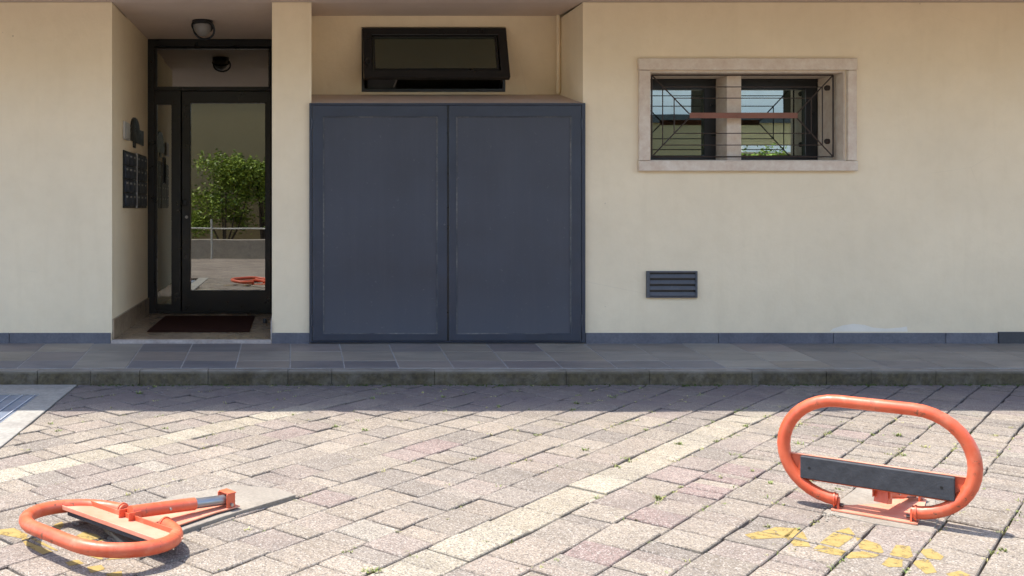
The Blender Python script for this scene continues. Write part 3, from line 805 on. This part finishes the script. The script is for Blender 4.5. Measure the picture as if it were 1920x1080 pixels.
bm = B(-1.185, -.362, .42, 1.50, .1875, .199)
tag(link('doormat', bm, MT['mat'], None, .003), 'dark brown doormat on the stone floor before the glass door', 'doormat')
ds = tube_bm([(-.255, 1.03, .187), (-.255, 1.03, .192), (-.255, 1.03, .21), (-.255, 1.03, .226)], .02, 14, radii=[.022, .022, .02, .015])
tag(link('door_stop', ds, MT['black'], None, smooth=True), 'small black door stop on the floor at the right of the doormat', 'door stop')

# ------------------------------------------------------------------ parking barriers
def barrier(org, zb, fold, skew, vL, label, dirang, tc):
    """org: middle of the pivot axis on the ground; fold: hoop angle from vertical (radians)"""
    th = dirang
    a = Vector((math.sin(th), math.cos(th), 0)); b = Vector((math.cos(th), -math.sin(th), 0)); up = Vector((0, 0, 1))
    o = Vector((org[0], org[1], zb)); PV = .036
    W = lambda t, v, z: o + b * t + a * v + up * z
    def Hp(t, h, n=0.0):      # hoop frame: h height above pivot, n toward the back (+a when upright)
        hd = up * math.cos(fold) - a * math.sin(fold); nd = a * math.cos(fold) + up * math.sin(fold)
        return o + up * PV + b * t + hd * h + nd * n
    root = empty('parking_barrier', (o.x, o.y, 0), label, 'parking barrier', 'fold-down parking barriers')
    O = MT['orange']
    # base plate: wide at the hinges, narrow at the back
    pts = [(-.142, -.034), (.142, -.034), (.142, .060), (skew * .75 + .070, vL * .78), (skew * 1.1 + .034, vL + .035), (skew * 1.1 - .030, vL + .035), (skew * .5 - .055, vL * .5), (-.142, .022)]
    if fold > 1: pts = [(-.142, -.034), (.142, -.034), (.142, -.004), (.090, .05), (skew * .75 + .042, vL * .78)] + pts[4:]
    bm = bmesh.new(); lo = [bm.verts.new(W(t, v, .001)) for t, v in pts]; hi = [bm.verts.new(W(t, v, .006)) for t, v in pts]
    bm.faces.new(hi); bm.faces.new(lo[::-1])
    for i in range(len(pts)): bm.faces.new((lo[i], lo[(i + 1) % len(pts)], hi[(i + 1) % len(pts)], hi[i]))
    link('base_plate', bm, MT['faded'], root)
    # hoop
    r, R_ = .0240, .192; path = []
    hc = .195
    for i in range(0, 19):
        an = math.radians(-90 - i * 10); path.append((-tc + R_ * math.cos(an), hc + R_ * math.sin(an)))
    path = [(-.132, hc - R_)] * 0 + path
    for i in range(0, 19):
        an = math.radians(90 - i * 10); path.append((tc + R_ * math.cos(an), hc + R_ * math.sin(an)))
    link('hoop', tube_bm([Hp(t, h) for t, h in path], r, 18), O, root, smooth=True)
    for s in (-1, 1):
        link('hinge_plate', tube_bm([Hp(s * (tc + .01) - .003, .002), Hp(s * (tc + .01) + .003, .002)], .029, 20), O, root, smooth=True)
        lug = [W(s * (tc - .004) + dx, dv, dz) for dx in (-.003, .003) for dv, dz in ((-.020, .006), (.020, .006), (.012, PV + .010), (-.012, PV + .010))]
        bm = bmesh.new(); L = [bm.verts.new(p) for p in lug]
        bm.faces.new(L[:4]); bm.faces.new(L[4:][::-1])
        for i in range(4): bm.faces.new((L[i], L[(i + 1) % 4], L[4 + (i + 1) % 4], L[4 + i]))
        link('hinge_lug', bm, O, root)
        link('hinge_bolt', tube_bm([W(s * (tc - .008), 0, PV * .55), W(s * (tc - .020), 0, PV * .55)], .008, 6), MT['iron'], root)
    # cross channel with lips, and black board
    def slab(name, t0, t1, h0, h1, n0, n1, mat, bev=.0015, sh=0.0):
        bm = bmesh.new(); v = []
        for n_ in (n0, n1):
            for h_ in (h0, h1):
                for t_ in (t0, t1):
                    tt = t_ + (sh if h_ == h1 else -sh) * (1 if t_ > 0 else -1)
                    v.append(bm.verts.new(Hp(tt, h_, n_)))
        for f in ((0, 1, 3, 2), (4, 6, 7, 5), (0, 4, 5, 1), (2, 3, 7, 6), (0, 2, 6, 4), (1, 5, 7, 3)): bm.faces.new([v[i] for i in f])
        return link(name, bm, mat, root, bev)
    slab('cross_plate', -.298, .298, .066, .158, .000, .005, MT['faded'] if fold > 1 else O, .001, .006)
    slab('plate_lip', -.29, .29, .158, .162, -.005, .010, MT['faded'], .001)
    slab('plate_lip', -.27, .27, .062, .066, .0, .022, O, .001)
    bd = slab('rubber_board', -.252, .256, .070, .157, -.022, -.001, MT['rubber'], .003)
    bpy.context.view_layer.update()
    for t_ in (-.22, .215):
        under(link('board_bolt', tube_bm([Hp(t_, .115, -.0215), Hp(t_, .115, -.0230)], .005, 8), MT['black'], None), bd)
    # bracket on the cross plate and telescopic strut to the rear bracket
    ts = -.004 if fold > 1 else .022
    for s in (-1, 1):
        slab('strut_bracket', ts + s * .028 - .002, ts + s * .028 + .002, .034, .090, .005, .034, O, .001)
    s0 = Hp(ts, .052, .026)
    s1 = W(skew, vL, .030)
    d = (s1 - s0)
    frac = .64 if fold > 1 else .62
    mid = s0 + d * frac
    link('strut_sleeve', tube_bm([s0 - d * .02, s0, mid], .0235, 16), O, root, smooth=True)
    link('strut_tube', tube_bm([mid - d.normalized() * .002, s1], .0195, 16), MT['chrome'], root, smooth=True)
    if fold < 1:
        fl = bmesh.new(); c0 = s0 + d * .04 - up * .012; dd = d.normalized(); u1 = dd.cross(up).normalized(); u2 = dd.cross(u1)
        vv = [fl.verts.new(c0 + dd * p + u1 * q * .025 + u2 * w2 * .027) for p in (-.020, .020) for q, w2 in ((-1, -1), (1, -1), (1, 1), (-1, 1))]
        for f in ((0, 3, 2, 1), (4, 5, 6, 7), (0, 1, 5, 4), (1, 2, 6, 5), (2, 3, 7, 6), (3, 0, 4, 7)): fl.faces.new([vv[i] for i in f])
        link('strut_flange', fl, O, root, .001)
    side = d.cross(up).normalized(); mp = s0 + d * frac * .55
    link('strut_rivet', tube_bm([mp + side * .021, mp + side * .028], .005, 8), MT['steel'], root)
    # rear bracket: folded U of sheet
    dn = Vector((d.x, d.y, 0)).normalized(); sd = dn.cross(up).normalized()
    def ubox(name, c, lx_, ly_, z0, z1):
        bm = bmesh.new(); v = []
        for z in (z0, z1):
            for p, q in ((-1, -1), (1, -1), (1, 1), (-1, 1)):
                v.append(bm.verts.new(Vector((c.x, c.y, zb)) + dn * p * lx_ + sd * q * ly_ + up * z))
        for f in ((0, 3, 2, 1), (4, 5, 6, 7), (0, 1, 5, 4), (1, 2, 6, 5), (2, 3, 7, 6), (3, 0, 4, 7)): bm.faces.new([v[i] for i in f])
        return link(name, bm, O, root, .001)
    ubox('rear_bracket', s1 + sd * .029, .020, .0025, .006, .058)
    ubox('rear_bracket', s1 - sd * .029, .020, .0025, .006, .058)
    ubox('rear_bracket', s1 + dn * .005, .020, .031, .058, .0625)
    link('bracket_bolt', tube_bm([s1 + sd * .032 - up * .012, s1 + sd * .040 - up * .012], .007, 6), MT['steel'], root)
    return root
barrier((2.222, -3.622), .007, math.radians(-1), .095, .32, 'orange hoop parking barrier standing upright with a black board', math.radians(38), .124)
barrier((-.550, -3.793), .020, math.radians(85.5), .055, .365, 'orange hoop parking barrier folded flat on the paving at the left', math.radians(42), .112)
# concrete bedding patches
prism('concrete_patch', [gp(*p) for p in ((195, 995), (262, 1050), (318, 1024), (345, 1000), (440, 968), (555, 934), (520, 922), (440, 915), (330, 935), (245, 962))], -.02, .0145, MT['concd'], None, .002)
tag(bpy.data.objects['concrete_patch'], 'rough concrete bedding patch under the folded orange parking barrier', 'concrete patch')
o = prism('concrete_patch', [gp(*p) for p in ((1543, 962), (1640, 984), (1748, 1001), (1760, 975), (1752, 930), (1700, 896), (1632, 900), (1588, 930))], -.02, .0062, MT['concd'], None, .002)
tag(o, 'thin concrete bedding patch under the upright orange parking barrier', 'concrete patch')

# ------------------------------------------------------------------ weeds, moss, crumbs
def tuft(bm, tl, x, y, z, n, h, dry, lean=1.0):
    for i in range(n):
        an = R.uniform(0, 2 * math.pi); l = h * R.uniform(.5, 1.1); out = R.uniform(.2, .9) * lean
        d = Vector((math.cos(an), math.sin(an), 0)); sd = Vector((-d.y, d.x, 0)) * h * R.uniform(.05, .11)
        p = Vector((x + R.uniform(-.4, .4) * h, y + R.uniform(-.4, .4) * h, z))
        q = p + d * l * out * .4 + Vector((0, 0, l * .55)); e = p + d * l * out + Vector((0, 0, l * (.9 - .35 * out)))
        v = [bm.verts.new(k) for k in (p - sd * .5, p + sd * .5, q + sd, q - sd, e)]
        bm.faces.new((v[0], v[1], v[2], v[3])); bm.faces.new((v[3], v[2], v[4]))
        c = min(1, max(0, R.gauss(.75 if dry else .2, .15))); tl += [(c, c, c)] * 2
wb = bmesh.new(); wt = []
spots = [(95, 795, 0), (110, 808, 0), (140, 808, 0), (195, 796, 1), (50, 845, 1), (155, 790, 0), (275, 797, 0), (310, 805, 0), (76, 882, 1), (225, 805, 1), (290, 722, 0), (262, 735, 0), (630, 798, 0), (685, 805, 0),
         (550, 776, 0), (580, 787, 1), (935, 760, 0), (985, 790, 0), (1050, 795, 0), (1075, 768, 0), (1080, 755, 0), (1211, 806, 0), (1268, 783, 0), (1227, 830, 0), (1273, 831, 0), (1342, 825, 0), (1368, 817, 0), (1398, 798, 0),
         (1175, 858, 0), (1165, 860, 0), (1098, 842, 0), (1120, 933, 0), (1235, 932, 0), (1278, 912, 0), (1350, 895, 0), (1388, 855, 0), (1412, 882, 0), (1445, 905, 0), (1437, 932, 0), (1767, 866, 0), (1735, 836, 1), (1590, 910, 1), (1572, 918, 0),
         (1460, 868, 0), (1500, 830, 0), (1530, 800, 0), (1440, 985, 0), (1498, 990, 0), (1620, 1015, 0), (1715, 1035, 0), (1860, 1035, 0), (1845, 1045, 1), (1880, 1030, 0), (1907, 955, 0), (1905, 975, 0), (1895, 800, 1), (1865, 815, 1), (1830, 775, 1),
         (690, 1072, 0), (705, 1069, 0), (1220, 1015, 0), (908, 1015, 0), (35, 935, 0), (240, 925, 1), (255, 918, 1), (270, 913, 1), (1880, 850, 1), (1760, 800, 1), (1685, 815, 0), (1330, 950, 0), (1360, 945, 0), (1402, 712, 0), (1380, 722, 0), (830, 742, 0), (700, 745, 0), (1390, 760, 0)]
for px, py, dry in spots:
    x, y = gp(px, py + R.uniform(0, 3)); small = 1.0 if py > 780 else 1.2
    tuft(wb, wt, x, y, -.012, R.randint(14, 30), R.uniform(.018, .036) * small, dry)
# tiny growth scattered along the joints, denser to the right and beside the kerb
for i in range(2600):
    k_ = R.randint(-16, 22); t_ = P0 + PITCH * k_; s_ = R.uniform(-2.2, 3.6); p = O0 + Bd * t_ + A * s_
    if p.y > YK - .01 or p.x < XB or p.y < -4.6: continue
    dens = .22 + .6 * max(0, min(1, (p.x - .6) / 1.6)) + (.5 if p.y > -1.4 else 0)
    if R.random() > dens: continue
    for m_ in range(R.randint(1, 3)):
        tuft(wb, wt, p.x + A.x * R.uniform(-.05, .05), p.y + A.y * R.uniform(-.05, .05), -.013, R.randint(5, 10), R.uniform(.014, .030), R.random() < .5)
for i in range(130):
    tuft(wb, wt, R.uniform(-1.4, 6.2), YK - abs(R.gauss(0, .03)) - .008, -.012, R.randint(5, 12), R.uniform(.008, .022), False)
me = bpy.data.meshes.new('weeds'); wb.to_mesh(me); wb.free(); me.materials.append(MT['weed']); set_tint(me, wt)
wo_ = bpy.data.objects.new('weeds', me); C.objects.link(wo_); tag(wo_, 'small green and dry weeds sprouting from the joints of the paving', 'weeds', kind='stuff')
def blob(bm, x, y, z, r, hgt):
    n = 7; c = bm.verts.new((x, y, z + hgt)); rg = []
    for i in range(n):
        a_ = 2 * math.pi * i / n; rr = r * R.uniform(.6, 1.25); rg.append(bm.verts.new((x + rr * math.cos(a_), y + rr * math.sin(a_), z)))
    for i in range(n): bm.faces.new((c, rg[i], rg[(i + 1) % n]))
mbm = bmesh.new()
for i in range(900):
    k_ = R.randint(-16, 22); t_ = P0 + PITCH * k_ + R.gauss(0, .0012); s_ = R.uniform(-2.2, 3.6); p = O0 + Bd * t_ + A * s_
    if p.y > YK - .01 or p.x < XB + .02 or p.y < -4.6 or R.random() > .25 + .5 * max(0, min(1, (p.x - .6) / 1.6)) + (.4 if p.y > -1.6 else 0): continue
    blob(mbm, p.x, p.y, -.012, R.uniform(.003, .008), R.uniform(.008, .013))
for i in range(500): blob(mbm, R.uniform(-1.4, 6.2), YK - abs(R.gauss(0, .016)) - .002, -.006, R.uniform(.006, .020), R.uniform(.008, .018))
tag(link('moss', mbm, MT['moss'], None, smooth=True), 'moss cushions in the joints and along the foot of the kerb', 'moss', kind='stuff')
cb = bmesh.new()
for i in range(420):
    x, y = R.uniform(-1.4, 5), R.uniform(-4.3, -.9)
    blob(cb, x, y, .0005, R.uniform(.0012, .0042), R.uniform(.001, .003))
for i in range(90):
    x, y = gp(R.uniform(300, 360), R.uniform(1005, 1052)); blob(cb, x, y, .0005, R.uniform(.001, .004), R.uniform(.001, .004))
for i in range(80):
    x, y = gp(R.gauss(1560, 14), R.gauss(962, 6)); blob(cb, x, y, .003, R.uniform(.002, .007), R.uniform(.002, .007))
tag(link('crumbs', cb, MT['crumb'], None), 'loose crumbs of mortar and grit on the paving', 'grit', kind='stuff')

# ------------------------------------------------------------------ across the courtyard (seen in the glass)
gw = box('garden_wall', -12, 17, -12.0, -11.6, -.02, .44, MT['concd'], None, .01)
tag(gw, 'low grey concrete garden wall across the courtyard', 'wall')
rl = empty('railing', (-2, -11.3, 0), 'thin white rail on slim posts before the low garden wall', 'railing')
tube('rail', [(-12, -11.3, .71), (7, -11.3, .71)], .018, MT['white'], rl, 8)
for i in range(6): tube('post', [(-10.92 + i * 3, -11.3, 0), (-10.92 + i * 3, -11.3, .93)], .022, MT['white'], rl, 8)
def shrub(x, y, rx, ry, z0, z1, nl, label):
    root = empty('shrub', (x, y, .4), label, 'shrub', 'shrubs behind the garden wall')
    bm = bmesh.new()
    for i in range(7):
        ex, ey = R.uniform(-.6, .6) * rx, R.uniform(-.6, .6) * ry
        tube_bm([(x + ex * .25, y + ey * .25, .35), (x + ex * .6, y + ey * .6, z0), (x + ex, y + ey, (z0 + z1) / 2)], .02, 6, bm=bm, radii=[.03, .02, .008])
    link('trunk', bm, MT['bark'], root)
    bm = bmesh.new(); tl = []
    cl = [(R.uniform(-.75, .75) * rx, R.uniform(-.7, .7) * ry, R.uniform(z0, z1)) for _ in range(26)]
    for i in range(nl):
        c = R.choice(cl); rr = .30 * rx
        p = Vector((x + c[0] + R.gauss(0, rr * .55), y + c[1] + R.gauss(0, rr * .55), c[2] + R.gauss(0, .16)))
        if p.z > z1 + .10 - .38 * ((p.x - x) / rx) ** 2 + .18 * math.sin(p.x * 9) * math.sin(p.x * 23 + 1): continue
        u = Vector((R.gauss(0, 1), R.gauss(0, 1), R.gauss(0, .6))).normalized(); w_ = u.cross(Vector((R.gauss(0, 1), R.gauss(0, 1), R.gauss(0, 1)))).normalized()
        L = R.uniform(.035, .06); Wd = L * .4
        v = [bm.verts.new(k) for k in (p - u * L, p + w_ * Wd, p + u * L, p - w_ * Wd)]; bm.faces.new(v); t = R.random(); tl.append((t, t, t))
    me = bpy.data.meshes.new('crown'); bm.to_mesh(me); bm.free(); me.materials.append(MT['leaf']); set_tint(me, tl)
    o = bpy.data.objects.new('crown', me); C.objects.link(o); o.parent = root; o.matrix_parent_inverse = Matrix.Translation(root.location).inverted()
shrub(-1.72, -12.75, 1.1, .5, .70, 2.45, 9500, 'broad leafy shrub behind the garden wall opposite the glass door')
shrub(-.75, -12.95, .75, .5, 1.5, 2.35, 5000, 'leafy shrub overlapping the right side of the broadest one behind the garden wall')
shrub(-.45, -12.4, .35, .3, .8, 1.35, 1300, 'small leafy shrub beside the broad one behind the garden wall')
shrub(-4.3, -12.8, 1.1, .5, 1.0, 2.3, 4500, 'leafy shrub at the far left end behind the garden wall')
shrub(7.6, -12.8, 1.0, .5, .9, 2.15, 3500, 'leafy shrub behind the wall opposite the barred window')
shrub(10.4, -12.8, .9, .5, 1.2, 2.45, 3500, 'taller leafy shrub opposite the right half of the barred window')
shrub(9.0, -12.8, .9, .5, .8, 1.95, 3000, 'lower shrub between two taller ones opposite the barred window')
shrub(12.2, -12.8, 1.1, .5, .8, 2.05, 3500, 'shrub farthest to the right behind the garden wall')
ob = empty('opposite_house', (-3, -14.2, 0), 'beige rendered house across the courtyard behind the shrubs', 'house')
holed('wall', [-14, 4.5], [0, 6.4], [(-9.2, -8, 3.4, 5), (2.4, 3.6, 3.4, 5)], -14.6, -14.2, MT['opp'], ob)
box('roof', -14.3, 4.8, -20, -14.0, 6.4, 6.6, MT['ceil'], ob)
o2 = empty('far_house', (12, -20, 0), 'pale apartment house with a balcony behind the garden', 'house')
holed('wall', [6, 26], [0, 12], [(11.6, 12.3, 3.9, 5.6), (14.3, 14.9, 3.0, 5.2), (17, 18.2, 3.3, 5.2)], -20.5, -20, MT['opp2'], o2)
box('room', 6.2, 25.8, -22, -21.4, 0, 12, MT['mosaic'], o2)
box('balcony', 12.6, 17, -20, -18.9, 2.75, 2.95, MT['opp2'], o2)
box('lower_storey', 6, 26, -19.99, -19.8, 0, 3.65, MT['opp'], o2)
box('band', 6, 26, -19.99, -19.7, 3.65, 3.9, MT['black'], o2)
